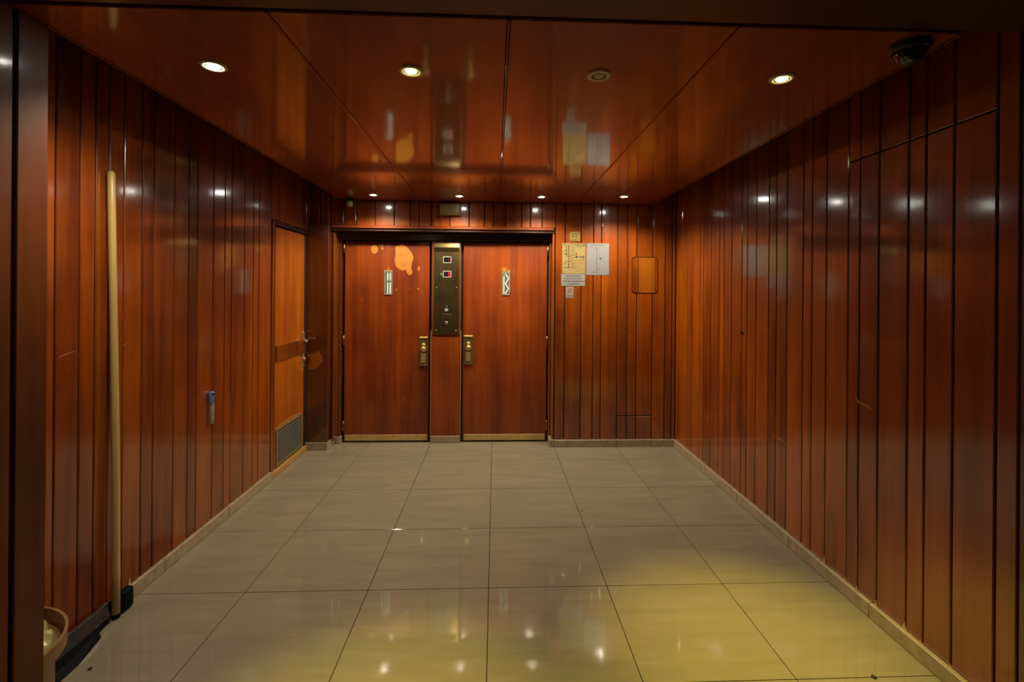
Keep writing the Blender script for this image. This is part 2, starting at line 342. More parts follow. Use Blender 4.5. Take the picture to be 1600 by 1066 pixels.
scratch(wb, [(1.035, 1.50), (1.05, 1.508)], 0.006, mb_)

# ------------------------------------------------------------------ dropped ceiling of four lacquered panels
cl = struct(empty('ceiling', (0, 3, CEIL)), 'dropped ceiling of four glossy reddish wood panels', 'ceiling')
xc = [-1.45, -0.705, 0.035, 0.770, 1.50]
CY0, CY1 = 1.472, 4.485
for a, b in zip(xc, xc[1:]): bxo('ceiling_panel', (a + 0.0048, b - 0.0048, CY0, CY1, CEIL, CEIL + 0.024), 'ceil', cl, 0.003)
for x in xc[1:-1]: bxo('joint_strip', (x - 0.0036, x + 0.0036, CY0, CY1, CEIL - 0.003, CEIL + 0.02), 'ceil', cl, 0.002)
bxo('edge_strip', (xc[-1] - 0.002, xc[-1] + 0.006, CY0, CY1, CEIL - 0.003, CEIL + 0.026), 'frame', cl)
bxo('edge_strip', (xc[0] - 0.006, xc[0] + 0.002, CY0, CY1, CEIL - 0.002, CEIL + 0.026), 'frame', cl)
struct(bxo('trim_1', (-2.6, 2.6, -0.6, 4.86, TOP + 0.002, TOP + 0.1), 'backing'), 'dark slab above the dropped ceiling', 'slab')
# header beam and jamb of the opening into the lobby
struct(bxo('trim_2', (-2.6, RW, 1.16, 1.464, CEIL + 0.004, TOP), 'dark', None, 0.006), 'dark wooden header beam across the lobby opening', 'beam')
pj = struct(empty('trim_3', (-1.6, 1.54, 0)), 'dark wooden jamb post at the near left of the lobby', 'post')
bxo('jamb_board', (LW - 0.12, -1.446, 1.492, 1.592, 0.0, CEIL - 0.002), 'jamb', pj, 0.003)
bxo('casing_board', (-2.4, -1.452, 1.40, 1.486, 0.0, CEIL), 'jamb', pj, 0.004)

# ------------------------------------------------------------------ left wooden door with vent
d1 = struct(empty('door_1', (LW, 4.2, 0)), 'reddish wooden side door with mid rail and vent grille', 'door')
XF = LW - 0.012
bxo('door_leaf', (XF - 0.04, XF, 3.862, 4.440, 0.058, 1.995), 'side', d1, 0.003)
bxo('mid_rail', (XF, XF + 0.012, 3.872, 4.436, 0.915, 1.04), 'frame', d1, 0.003)
bxo('threshold', (LW - 0.06, LW + 0.006, 3.785, 4.47, 0.001, 0.05), 'yelwood', d1, 0.004)
bxo('frame_post', (LW - 0.06, LW + 0.003, 3.775, 3.815, 0.05, 2.04), 'frame', d1, 0.003)
bxo('frame_post', (LW - 0.06, LW - 0.012, 3.817, 3.857, 0.05, 2.04), 'dark', d1, 0.003)
bxo('frame_head', (LW - 0.06, LW + 0.004, 3.816, 4.47, 2.006, 2.042), 'dark', d1, 0.003)
bxo('frame_post', (LW - 0.06, LW - 0.006, 4.446, 4.473, 0.05, 2.004), 'gapblack', d1, 0.002)
bm = bmesh.new()
for (a, b, c, d) in ((3.885, 4.40, 0.352, 0.368), (3.885, 4.40, 0.066, 0.082), (3.885, 3.902, 0.082, 0.352), (4.383, 4.40, 0.082, 0.352)): box(bm, XF, XF + 0.010, a, b, c, d, 0.002)
vg = obj('vent_frame', bm, 'ventfr', d1)
bxo('vent_mesh', (XF + 0.0005, XF + 0.004, 3.902, 4.383, 0.082, 0.352), 'mesh', vg)
for k in range(11):
    z = 0.095 + k * 0.0235
    bm = bmesh.new(); prism(bm, [(XF + 0.004, z), (XF + 0.0085, z - 0.008), (XF + 0.0085, z - 0.006), (XF + 0.004, z + 0.003)], lambda u, v: (u, 3.902, v), lambda u, v: (u, 4.383, v)); obj('slat', bm, 'mesh', vg)
bm = bmesh.new(); prism(bm, [(-0.02, 0), (0.03, 0), (0.25, 0.006), (0.42, 0.0), (0.5, 0.01), (0.30, 0.026), (0.1, 0.018)], lambda u, v: (XF + 0.0012, 3.89 + u, 0.37 + v), lambda u, v: (XF - 0.001, 3.89 + u, 0.37 + v)); obj('peeled_patch', bm, 'bare', d1)
hp = bxo('handle_plate', (XF, XF + 0.008, 4.396, 4.434, 0.79, 1.11), 'brass', d1, 0.003)
bm = bmesh.new(); sweep(bm, [(XF + 0.008, 4.415, 1.03), (XF + 0.05, 4.415, 1.03), (XF + 0.058, 4.415, 1.03), (XF + 0.06, 4.33, 1.026)], [0.009, 0.009, 0.009, 0.007], 10); obj('lever', bm, 'chrome', hp, smooth=True)
bm = bmesh.new(); lathe(bm, [(0.016, XF + 0.008), (0.016, XF + 0.022), (0.012, XF + 0.026), (0.001, XF + 0.026)], 18, (0, 4.415, 0.86), 'X'); obj('lock_cylinder', bm, 'chrome', hp)
bm = bmesh.new(); prism(bm, [(-0.03, -0.02), (0.02, -0.025), (0.025, 0.05), (0.0, 0.03), (-0.025, 0.04)], lambda u, v: (XF + 0.001, 4.405 + u, 0.78 + v), lambda u, v: (XF - 0.001, 4.405 + u, 0.78 + v)); obj('peeled_patch', bm, 'bare', d1)

# ------------------------------------------------------------------ pilaster, lintel, lift door frame
pl = struct(bxo('trim_4', (LW - 0.018, -1.552, 4.475, 4.755, 0.075, 2.104), 'pilaster', None, 0.004), 'square dark wood pilaster between side door and lift doors', 'pilaster')
bxo('plinth', (LW - 0.01, -1.549, 4.470, 4.75, 0.001, 0.074), 'stone', pl, 0.003)
bm = bmesh.new(); prism(bm, [(-1.735, 0.765), (-1.70, 0.752), (-1.655, 0.762), (-1.625, 0.80), (-1.60, 0.835), (-1.612, 0.885), (-1.64, 0.925), (-1.675, 0.905), (-1.70, 0.90), (-1.715, 0.84)], lambda u, v: (u, 4.4738, v), lambda u, v: (u, 4.4755, v)); obj('pale_patch', bm, 'pale', pl)  # irregular paler orange-brown patch on the front of the pilaster
lt = struct(empty('trim_5', (-0.5, BW, 2.0)), 'dark lintel and frame around the pair of lift doors', 'door frame')
bxo('lintel_lip', (-1.548, 0.560, BW - 0.022, BW + 0.012, 2.078, 2.106), 'frame_x', lt, 0.004)
bxo('lintel_soffit', (-1.550, 0.574, BW - 0.004, 4.752, 2.055, 2.077), 'dark', lt, 0.002)
bxo('lintel_face', (-1.550, 0.574, 4.672, 4.752, 1.985, 2.054), 'dark', lt, 0.002)
bxo('frame_post', (-1.543, -1.522, BW + 0.02, 4.75, 0.07, 2.054), 'frame', lt, 0.003)
bxo('frame_post', (-1.521, -1.497, 4.672, 4.75, 0.07, 1.984), 'frame', lt, 0.003)
bxo('frame_post', (0.548, 0.567, BW + 0.004, 4.75, 0.07, 2.054), 'frame', lt, 0.003)
bxo('frame_post', (0.530, 0.5445, 4.672, 4.75, 0.07, 1.984), 'frame', lt, 0.003)
bxo('plinth', (-1.551, -1.490, 4.66, 4.75, 0.001, 0.068), 'stone', lt, 0.002)
bxo('plinth', (0.530, 0.574, BW - 0.01, 4.75, 0.001, 0.068), 'stone', lt, 0.002)
mu = struct(bxo('trim_6', (-0.625, -0.340, 4.676, 4.752, 0.07, 1.984), 'door', None, 0.003), 'wooden mullion between the two lift doors', 'mullion')
bxo('plinth', (-0.625, -0.340, 4.668, 4.752, 0.001, 0.068), 'stone', mu, 0.002)
for x in (-0.628, -0.337): bxo('edge_strip', (x - 0.002, x + 0.0025, 4.671, 4.70, 0.02, 1.10), 'kick', mu, 0.001)

# ------------------------------------------------------------------ lift doors
def blob(cx, cz, rx, rz, n=14, j=0.18, seed=1):
    r = random.Random(seed); return [(cx + rx * math.cos(2 * math.pi * i / n) * (1 + r.uniform(-j, j)), cz + rz * math.sin(2 * math.pi * i / n) * (1 + r.uniform(-j, j))) for i in range(n)]
def patch(parent, pts, face=DP, mat='bare', name='peeled_patch'):
    bm = bmesh.new(); prism(bm, pts, lambda u, v: (u, face - 0.0012, v), lambda u, v: (u, face + 0.001, v)); return obj(name, bm, mat, parent)
def lift_door(name, x0, x1, label, hx, wx, wz0, wz1, flip):
    e = struct(empty(name, ((x0 + x1) / 2, DP, 0.02)), label, 'lift door')
    bxo('door_leaf', (x0, x1, DP, DP + 0.045, 0.014, 1.972), 'door', e, 0.003)
    bxo('kick_plate', (x0 + 0.012, x1 - 0.012, DP - 0.004, DP - 0.0003, 0.018, 0.076), 'kick', e, 0.001)
    bxo('sill_gap', (x0 - 0.01, x1 + 0.01, DP + 0.004, DP + 0.05, 0.0005, 0.012), 'gapblack', e)
    # narrow vision panel: metal frame, lit cabin behind wired glass
    w0, w1 = wx - 0.041, wx + 0.041
    bm = bmesh.new()
    for d in ((w0, w0 + 0.012, wz0, wz1), (w1 - 0.012, w1, wz0, wz1), (w0 + 0.012, w1 - 0.012, wz0, wz0 + 0.014), (w0 + 0.012, w1 - 0.012, wz1 - 0.024, wz1)):
        box(bm, d[0], d[1], DP - 0.007, DP + 0.001, d[2], d[3], 0.002)
    wf = obj('window_frame', bm, 'greensteel', e)
    bxo('window_pane', (w0 + 0.012, w1 - 0.012, DP - 0.003, DP - 0.0005, wz0 + 0.014, wz1 - 0.024), 'glass', wf)
    iz0, iz1 = wz0 + 0.016, wz1 - 0.026
    if flip:      # lattice gate seen behind the glass
        for k in range(4):
            za = iz0 + (iz1 - iz0) * k / 4; zb = iz0 + (iz1 - iz0) * (k + 1) / 4
            for (xa, xc_) in ((wx - 0.006, wx + 0.026), (wx + 0.026, wx - 0.006)):
                if (k + (xa > xc_)) % 2: continue
                bm = bmesh.new(); sweep(bm, [(xa, DP - 0.0045, za), (xc_, DP - 0.0045, zb)], [0.0045, 0.0045], 6); obj('lattice_bar', bm, 'cabin', wf)
        bxo('lattice_bar', (wx - 0.024, wx - 0.016, DP - 0.006, DP - 0.003, iz0, iz1 - 0.02), 'cabin', wf)
    else:
        for xx in (wx - 0.004, wx + 0.020):
            bxo('lattice_bar', (xx - 0.0045, xx + 0.0045, DP - 0.006, DP - 0.003, iz0, iz0 + 0.105), 'cabin', wf)
            bxo('lattice_bar', (xx - 0.0045, xx + 0.0045, DP - 0.006, DP - 0.003, iz0 + 0.125, iz1), 'cabin', wf)
    # brass lock and pull plate
    z0 = 0.765 if flip else 0.75
    hpz = bxo('handle_plate', (hx - 0.044, hx + 0.044, DP - 0.006, DP - 0.0003, z0, z0 + 0.29), 'plate', e, 0.003)
    bm = bmesh.new(); lathe(bm, [(0.001, DP - 0.042), (0.018, DP - 0.040), (0.026, DP - 0.030), (0.024, DP - 0.018), (0.013, DP - 0.012), (0.016, DP - 0.0065)], 22, (hx, 0, z0 + 0.168), 'Y'); obj('knob', bm, 'brass', hpz, smooth=True)
    bm = bmesh.new(); lathe(bm, [(0.001, DP - 0.024), (0.014, DP - 0.022), (0.020, DP - 0.014), (0.020, DP - 0.0065)], 20, (hx, 0, z0 + 0.207), 'Y'); obj('lock_cylinder', bm, 'brass', hpz, smooth=True)
    bm = bmesh.new(); box(bm, hx - 0.022, hx + 0.022, DP - 0.03, DP - 0.0065, z0 + 0.035, z0 + 0.125, 0.006, 2); obj('pull', bm, 'brass', hpz)
    bxo('plate_lip', (hx - 0.040, hx + 0.040, DP - 0.012, DP - 0.0065, z0 + 0.272, z0 + 0.286), 'brass', hpz, 0.003)
    bxo('plate_lip', (hx - 0.026, hx + 0.026, DP - 0.012, DP - 0.0065, z0 + 0.008, z0 + 0.018), 'brass', hpz, 0.002)
    hxs = x1 if flip else x0
    for z in (0.16, 1.0, 1.90):
        bm = bmesh.new(); lathe(bm, [(0.001, z - 0.05), (0.009, z - 0.046), (0.009, z + 0.046), (0.001, z + 0.05)], 12, (hxs + (0.006 if flip else -0.006), DP - 0.006, 0)); obj('hinge', bm, 'steel', e, smooth=True)
    return e
d2 = lift_door('door_2', -1.472, -0.650, 'left lift door with large peeled varnish patch near the top', -0.702, -1.052, 1.448, 1.69, False)
d3 = lift_door('door_3', -0.316, 0.512, 'right lift door beside the pinned notices', -0.262, 0.104, 1.452, 1.692, True)
patch(d2, [(-0.985, 1.925), (-0.955, 1.935), (-0.93, 1.955), (-0.905, 1.945), (-0.875, 1.92), (-0.845, 1.895), (-0.815, 1.845), (-0.808, 1.81), (-0.825, 1.745), (-0.832, 1.715), (-0.815, 1.68), (-0.822, 1.655), (-0.845, 1.642), (-0.868, 1.66), (-0.885, 1.70), (-0.905, 1.688), (-0.945, 1.70), (-0.98, 1.73), (-0.992, 1.79), (-0.982, 1.86)])
patch(d2, blob(-1.188, 1.893, 0.034, 0.044, 14, 0.08, 3))
patch(d2, blob(-1.115, 1.935, 0.02, 0.012, 9, 0.4, 5)); patch(d2, blob(-1.11, 1.905, 0.01, 0.016, 8, 0.3, 6)); patch(d2, blob(-1.05, 1.948, 0.02, 0.005, 8, 0.3, 7))
patch(d2, blob(-0.755, 1.71, 0.012, 0.026, 9, 0.25, 8)); patch(d2, blob(-1.052, 1.703, 0.007, 0.014, 7, 0.3, 9)); patch(d2, blob(-0.975, 1.50, 0.006, 0.016, 7, 0.3, 10)); patch(d2, blob(-0.76, 1.51, 0.01, 0.01, 8, 0.3, 11)); patch(d2, blob(-1.30, 1.40, 0.008, 0.005, 8, 0.3, 12))
scratch(d2, [(-0.90, 0.45), (-0.895, 0.42), (-0.905, 0.38)], 0.003, md_); scratch(d2, [(-0.86, 1.515), (-0.82, 1.51)], 0.003, md_); scratch(d2, [(-0.83, 0.92), (-0.765, 0.915)], 0.002, md_)
patch(d3, blob(0.085, 1.712, 0.026, 0.018, 11, 0.25, 13)); patch(d3, blob(0.132, 1.70, 0.018, 0.008, 9, 0.3, 14)); scratch(d3, [(0.178, 1.71), (0.18, 1.65)], 0.006, md_); scratch(d3, [(0.31, 1.78), (0.312, 1.62)], 0.002, md_); scratch(d3, [(0.375, 0.56), (0.374, 0.34)], 0.0022, md_); scratch(d3, [(-0.055, 1.61), (-0.02, 1.612)], 0.004, md_)

# ------------------------------------------------------------------ call panel between the lift doors
CF = 4.676
cp = tag(empty('call_panel', (-0.480, CF, 1.065)), 'tall tarnished steel call panel on the mullion between the lift doors', 'call panel')
bxo('backplate', (-0.615, -0.345, CF - 0.005, CF - 0.0005, 1.062, 1.965), 'plate', cp, 0.002)
bxo('faceplate', (-0.600, -0.356, CF - 0.016, CF - 0.0055, 1.078, 1.962), 'steel', cp, 0.003)
bm = bmesh.new()
prof = [(0.0, 0.0), (0.010, 0.02), (0.022, 0.045), (0.012, 0.075), (0.0, 0.09)]
prism(bm, prof, lambda u, v: (-0.598, CF - 0.016 - u * 0.6, 1.872 + v), lambda u, v: (-0.358, CF - 0.016 - u * 0.6, 1.872 + v)); obj('bowed_top', bm, 'steel', cp)
for (z, on) in ((1.795, False), (1.655, True)):
    x0, x1 = -0.514, -0.432
    bm = bmesh.new()
    for d in ((x0, x1, z - 0.033, z - 0.025), (x0, x1, z + 0.025, z + 0.033), (x0, x0 + 0.008, z - 0.025, z + 0.025), (x1 - 0.008, x1, z - 0.025, z + 0.025)): box(bm, d[0], d[1], CF - 0.021, CF - 0.0155, d[2], d[3], 0.002)
    ind = obj('indicator', bm, 'steeledge', cp)
    bxo('lens', (x0 + 0.008, x1 - 0.008, CF - 0.018, CF - 0.0162, z - 0.025, z + 0.025), 'black', ind)
    pts = [(0.012 + 0.022 * math.cos(a), 0.024 * math.sin(a)) for a in [(-math.pi / 2 + math.pi * i / 8) for i in range(9)]]
    bm = bmesh.new(); prism(bm, pts, lambda u, v: (-0.473 + u, CF - 0.0192, z + v), lambda u, v: (-0.473 + u, CF - 0.0175, z + v)); obj('arrow_light', bm, 'redglow' if on else 'redoff', ind)
bm = bmesh.new(); lathe(bm, [(0.001, CF - 0.019), (0.012, CF - 0.018), (0.013, CF - 0.0155)], 14, (-0.527, 0, 1.655), 'Y'); obj('green_lamp', bm, 'green', cp)
for (x, z) in ((-0.575, 1.525), (-0.380, 1.525), (-0.578, 1.105), (-0.384, 1.105)):
    bm = bmesh.new(); lathe(bm, [(0.001, CF - 0.0205), (0.006, CF - 0.019), (0.008, CF - 0.0155)], 12, (x, 0, z), 'Y'); obj('screw', bm, 'chrome', cp, smooth=True)
bm = bmesh.new(); lathe(bm, [(0.001, CF - 0.026), (0.010, CF - 0.025), (0.016, CF - 0.020), (0.019, CF - 0.0155)], 20, (-0.479, 0, 1.178), 'Y'); obj('call_button', bm, 'chrome', cp, smooth=True)
bxo('key_switch', (-0.495, -0.461, CF - 0.021, CF - 0.0155, 1.292, 1.318), 'steeledge', cp, 0.002)
bm = bmesh.new(); lathe(bm, [(0.001, CF - 0.023), (0.007, CF - 0.022), (0.009, CF - 0.0155)], 14, (-0.478, 0, 1.338), 'Y'); obj('key_barrel', bm, 'chrome', cp, smooth=True)
bxo('button_plate', (-0.520, -0.425, CF - 0.018, CF - 0.0155, 1.13, 1.265), 'steel', cp, 0.002)

# ------------------------------------------------------------------ papers and plate on the back wall
PF = BW - 0.0006
def sheet(name, x0, x1, z0, z1, mat, label, cat, thick=0.0012, curl=0.0):
    bm = bmesh.new(); nx = 6; g = []
    for j in (0, 1):
        row = []
        for i in range(nx + 1):
            u = i / nx; row.append((bm.verts.new((x0 + (x1 - x0) * u, PF - thick - curl * (2 * u - 1) ** 2, z1 if j else z0)), bm.verts.new((x0 + (x1 - x0) * u, PF - curl * (2 * u - 1) ** 2, z1 if j else z0))))
        g.append(row)
    for i in range(nx):
        a, b, c, d = g[0][i], g[0][i + 1], g[1][i + 1], g[1][i]
        bm.faces.new((a[0], b[0], c[0], d[0])); bm.faces.new((a[1], d[1], c[1], b[1])); bm.faces.new((a[0], a[1], b[1], b[0])); bm.faces.new((d[0], c[0], c[1], d[1]))
    bm.faces.new((g[0][0][0], g[1][0][0], g[1][0][1], g[0][0][1])); bm.faces.new((g[0][-1][0], g[0][-1][1], g[1][-1][1], g[1][-1][0]))
    return tag(obj(name, bm, mat), label, cat)
def prt(parent, rects, mat, x0, z1, w, h, thick=0.0012, name='print'):
    """rects in fractions of the sheet: (u0, u1, v0, v1), v measured down from the top edge"""
    bm = bmesh.new()
    for (a, b, c, d) in rects: box(bm, x0 + a * w, x0 + b * w, PF - thick - 0.0007, PF - thick + 0.0002, z1 - d * h, z1 - c * h)
    o = obj(name, bm, mat, parent); o['kind'] = 'stuff'; return o
def words(u0, u1, v, hh, seed, lo=0.03, hi=0.09, gap=0.012):
    r = random.Random(seed); out = []; u = u0
    while u < u1 - 0.01:
        w = min(r.uniform(lo, hi), u1 - u); out.append((u, u + w, v, v + hh)); u += w + gap
    return out
# yellow evacuation notice: pictogram column, black symbols, red marks
x0, x1, z0, z1 = 0.640, 0.864, 1.668, 1.962; w, h = x1 - x0, z1 - z0
n1 = sheet('wall_notice', x0, x1, z0, z1, 'ypaper', 'yellowed instruction notice with a column of dark pictograms, on the back wall', 'notice')
R = random.Random(4); sq = []; sm_ = []; rd = []
for k in range(9):
    v = 0.09 + k * 0.082; sq.append((0.255, 0.305, v, v + 0.055))
    if k in (0, 1, 3, 4, 6): sm_.append((0.17 + R.uniform(-.02, .03), 0.19 + R.uniform(0, .03), v - 0.01, v + 0.05)); sm_.append((0.13, 0.21, v + 0.04, v + 0.05))
    if k in (3, 4, 7): rd.append((0.06 + R.uniform(0, .08), 0.10 + R.uniform(0, .06), v, v + 0.03))
    if k in (4, 6): rd.append((0.30, 0.37, v - 0.01, v + 0.02))
sq += [(0.09, 0.22, 0.235, 0.26), (0.10, 0.20, 0.36, 0.372), (0.10, 0.112, 0.28, 0.37), (0.20, 0.212, 0.28, 0.37)]
sq += [(0.57, 0.67, 0.42, 0.48), (0.72, 0.76, 0.43, 0.475), (0.80, 0.85, 0.42, 0.475), (0.89, 0.95, 0.41, 0.47), (0.86, 0.94, 0.49, 0.51), (0.05, 0.13, 0.03, 0.055), (0.90, 0.97, 0.03, 0.055)]
prt(n1, sq + sm_, 'ink', x0, z1, w, h)
rd += [(0.58, 0.63, 0.31, 0.39), (0.60, 0.66, 0.34, 0.36)]
prt(n1, rd, 'inkr', x0, z1, w, h)
tx = words(0.15, 0.88, 0.035, 0.018, 2) + words(0.57, 0.96, 0.085, 0.016, 3) + words(0.57, 0.96, 0.10, 0.012, 33) + words(0.57, 0.96, 0.555, 0.02, 4) + words(0.05, 0.62, 0.79, 0.024, 5)
for k in range(8): tx += words(0.38, 0.54, 0.12 + k * 0.085, 0.014, 20 + k) + words(0.38, 0.52, 0.145 + k * 0.085, 0.012, 30 + k)
prt(n1, tx, 'inky', x0, z1, w, h)
prt(n1, words(0.57, 0.95, 0.63, 0.014, 41) + words(0.57, 0.95, 0.67, 0.014, 42) + words(0.57, 0.90, 0.76, 0.014, 43) + words(0.57, 0.95, 0.83, 0.014, 44) + words(0.57, 0.90, 0.90, 0.014, 45), 'inkp', x0, z1, w, h)
# white notice with four lines under it
x0, x1, z0, z1 = 0.632, 0.862, 1.550, 1.664; w, h = x1 - x0, z1 - z0
n2_ = sheet('wall_notice', x0, x1, z0, z1, 'paper2', 'white strip notice with four lines of grey text below the yellow notice', 'notice')
prt(n2_, words(0.2, 0.82, 0.12, 0.075, 6, 0.03, 0.10) + words(0.14, 0.88, 0.34, 0.075, 7, 0.03, 0.10) + words(0.07, 0.94, 0.56, 0.085, 8, 0.03, 0.10) + words(0.25, 0.76, 0.79, 0.075, 9, 0.03, 0.10), 'inkg', x0, z1, w, h)
# small pinkish note
x0, x1, z0, z1 = 0.676, 0.752, 1.434, 1.542; w, h = x1 - x0, z1 - z0
n3_ = sheet('wall_note', x0, x1, z0, z1, 'ppaper', 'small note with a pink square emblem, lowest of the pinned papers', 'note')
prt(n3_, [(0.26, 0.34, 0.12, 0.50), (0.40, 0.74, 0.12, 0.16), (0.40, 0.74, 0.22, 0.26), (0.40, 0.74, 0.32, 0.36), (0.66, 0.74, 0.16, 0.32), (0.26, 0.76, 0.44, 0.50)], 'inkp', x0, z1, w, h)
prt(n3_, words(0.15, 0.85, 0.75, 0.035, 11, 0.06, 0.14, 0.03) + words(0.2, 0.8, 0.84, 0.03, 12, 0.06, 0.14, 0.03), 'inkl', x0, z1, w, h)
# white sheet with a line drawing
x0, x1, z0, z1 = 0.874, 1.094, 1.656, 1.963; w, h = x1 - x0, z1 - z0
n4_ = sheet('diagram_sheet', x0, x1, z0, z1, 'paper', 'white sheet with a thin grey line diagram, right of the yellow notice', 'sheet', curl=0.002)
prt(n4_, [(0.445, 0.458, 0.16, 0.93), (0.478, 0.488, 0.16, 0.93), (0.61, 0.618, 0.45, 0.80), (0.45, 0.62, 0.80, 0.808), (0.41, 0.51, 0.135, 0.16), (0.56, 0.565, 0.25, 0.47)], 'inkl', x0, z1, w, h)
prt(n4_, words(0.14, 0.86, 0.05, 0.022, 13, 0.04, 0.1) + words(0.10, 0.48, 0.895, 0.02, 14, 0.03, 0.08) + words(0.74, 0.86, 0.425, 0.016, 15, 0.02, 0.05) + words(0.70, 0.76, 0.50, 0.016, 16, 0.02, 0.04), 'inkl', x0, z1, w, h)
prt(n4_, [(0.59, 0.66, 0.46, 0.485), (0.605, 0.64, 0.45, 0.50)], 'ink', x0, z1, w, h)
# small plate above
x0, x1, z0, z1 = 0.712, 0.812, 1.982, 2.072; w, h = x1 - x0, z1 - z0
bm = bmesh.new(); box(bm, x0, x1, PF - 0.006, PF, z0, z1, 0.002); n5_ = tag(obj('sign_plate', bm, 'plateb'), 'small yellowed plate with two dark symbols above the notices', 'sign plate')
prt(n5_, [(0.24, 0.36, 0.48, 0.60), (0.27, 0.33, 0.44, 0.64), (0.56, 0.66, 0.42, 0.52), (0.60, 0.64, 0.50, 0.66), (0.80, 0.83, 0.46, 0.62)], 'ink', x0, z1, w, h, 0.006)
prt(n5_, words(0.16, 0.86, 0.20, 0.08, 17, 0.06, 0.12, 0.02) + words(0.10, 0.90, 0.80, 0.09, 18, 0.06, 0.12, 0.02), 'inky', x0, z1, w, h, 0.006)

# rounded cover where a fixture used to hang
def rrect(x0, x1, z0, z1, r, n=5):
    out = []
    for cx, cz, a0 in ((x1 - r, z0 + r, -math.pi / 2), (x1 - r, z1 - r, 0), (x0 + r, z1 - r, math.pi / 2), (x0 + r, z0 + r, math.pi)):
        out += [(cx + r * math.cos(a0 + math.pi / 2 * i / n), cz + r * math.sin(a0 + math.pi / 2 * i / n)) for i in range(n + 1)]
    return out
cv = tag(empty('wall_cover', (1.447, BW, 1.486)), 'rounded flush wooden cover with a paler middle board on the back wall', 'cover')
bm = bmesh.new(); prism(bm, rrect(1.318, 1.576, 1.482, 1.838, 0.03), lambda u, v: (u, PF - 0.0015, v), lambda u, v: (u, PF, v)); obj('dark_seam', bm, 'dark', cv)
def clipx(pts, a, b): return [(min(max(u, a), b), v) for u, v in pts]
def uniq(p):
    o = []
    for q in p:
        if not o or abs(q[0] - o[-1][0]) + abs(q[1] - o[-1][1]) > 1e-5: o.append(q)
    if abs(o[0][0] - o[-1][0]) + abs(o[0][1] - o[-1][1]) < 1e-5: o.pop()
    return o
outl = rrect(1.325, 1.569, 1.490, 1.830, 0.025)
for (a, b, mt) in ((1.325, 1.380, 'plank'), (1.385, 1.544, 'pale'), (1.549, 1.569, 'plank')):
    bm = bmesh.new(); prism(bm, uniq(clipx(outl, a, b)), lambda u, v: (u, PF - 0.004, v), lambda u, v: (u, PF - 0.0014, v)); obj('cover_board', bm, mt, cv)

# ------------------------------------------------------------------ downlights
def downlight(x, y, kind, label, ring=0.047):
    e = tag(empty('downlight', (x, y, CEIL)), label, 'downlight', 'recessed ceiling downlights')
    lit = kind != 'off'
    bm = bmesh.new(); lathe(bm, [(ring, 0.0), (ring, -0.004), (ring - 0.004, -0.008), (ring * 0.62, -0.007), (ring * 0.60, -0.001)], 36, (x, y, CEIL)); obj('trim_ring', bm, 'cream', e, smooth=True)
    bm = bmesh.new(); lathe(bm, [(ring * 0.60, -0.001), (ring * 0.56, -0.006), (ring * 0.50, -0.006), (ring * 0.48, -0.001)], 28, (x, y, CEIL)); obj('gimbal_ring', bm, 'creamdk', e, smooth=True)
    bm = bmesh.new(); r = ring * 0.47
    lathe(bm, [(r, -0.0005), (r, -0.004), (r * 0.8, -0.0075), (r * 0.4, -0.0095), (0.0005, -0.010)], 24, (x, y, CEIL)); obj('lamp', bm, {'off': 'lampoff', 'yel': 'lampy'}.get(kind, 'lampw'), e, smooth=True)
    if lit:
        sd = bpy.data.lights.new('downlight_spot', 'SPOT'); so = bpy.data.objects.new('lamp_light', sd); COL.objects.link(so); so.parent = e; so.location = (0, 0, -0.045)
        if kind == 'back': sd.energy = BACK_W; sd.color = (1.0, 0.87, 0.64); sd.spot_size = math.radians(149); sd.spot_blend = 0.75; sd.shadow_soft_size = 0.022
        if kind == 'white': sd.energy = WHITE_W; sd.color = (1.0, 0.88, 0.66); sd.spot_size = math.radians(116); sd.spot_blend = 0.8; sd.shadow_soft_size = 0.022; so.rotation_euler = (0.1, math.radians(22), 0)
        if kind == 'yel': sd.energy = YEL_W * (0.75 if x < 0 else 1.0); sd.color = (1.0, 0.81, 0.10); sd.spot_size = math.radians(45); sd.spot_blend = 1.0; sd.shadow_soft_size = 0.022; so.rotation_euler = (math.radians(-9 if x < 0 else 1), 0, 0)
    return e
downlight(-1.070, 1.835, 'white', 'dazzling white downlight nearest the left jamb, front row')
downlight(-0.330, 1.833, 'yel', 'yellow-green glowing downlight with wide ring, second from left in the front row')
downlight(0.396, 1.827, 'off', 'unlit cream ringed downlight in the front row')
downlight(1.115, 1.812, 'yel', 'yellow-green glowing downlight closest to the dome camera')
for x, y, lab in ((-1.085, 4.235, 'white downlight above the lift doors, leftmost of the back row'), (-0.327, 4.225, 'white downlight of the back row above the call panel'), (0.405, 4.20, 'white downlight of the back row above the right lift door'), (1.125, 4.13, 'white downlight of the back row nearest the right wall')):
    downlight(x, y, 'back', lab, 0.042)

# ------------------------------------------------------------------ dome camera, sensor, emergency light
dc = tag(empty('dome_camera', (1.395, 1.545, CEIL)), 'black dome security camera under the ceiling edge at upper right', 'camera')
bm = bmesh.new(); lathe(bm, [(0.060, 0.0), (0.061, -0.012), (0.056, -0.022), (0.048, -0.026), (0.046, -0.022)], 32, (1.395, 1.545, CEIL)); obj('base_ring', bm, 'black', dc, smooth=True)
bm = bmesh.new(); lathe(bm, [(0.047, -0.020)] + [(0.047 * math.cos(a), -0.026 - 0.045 * math.sin(a)) for a in [math.pi / 2 * i / 9 for i in range(9)]] + [(0.0005, -0.071)], 32, (1.395, 1.545, CEIL)); obj('dome', bm, 'domegl', dc, smooth=True)
bm = bmesh.new(); lathe(bm, [(0.001, 0.0), (0.004, -0.001), (0.005, -0.004)], 10, (1.395, 1.490, CEIL - 0.021)); obj('screw', bm, 'chrome', dc)
ms = tag(empty('motion_sensor', (-1.352, 4.445, CEIL)), 'small round sensor on a dark bracket at the back left ceiling corner', 'sensor')
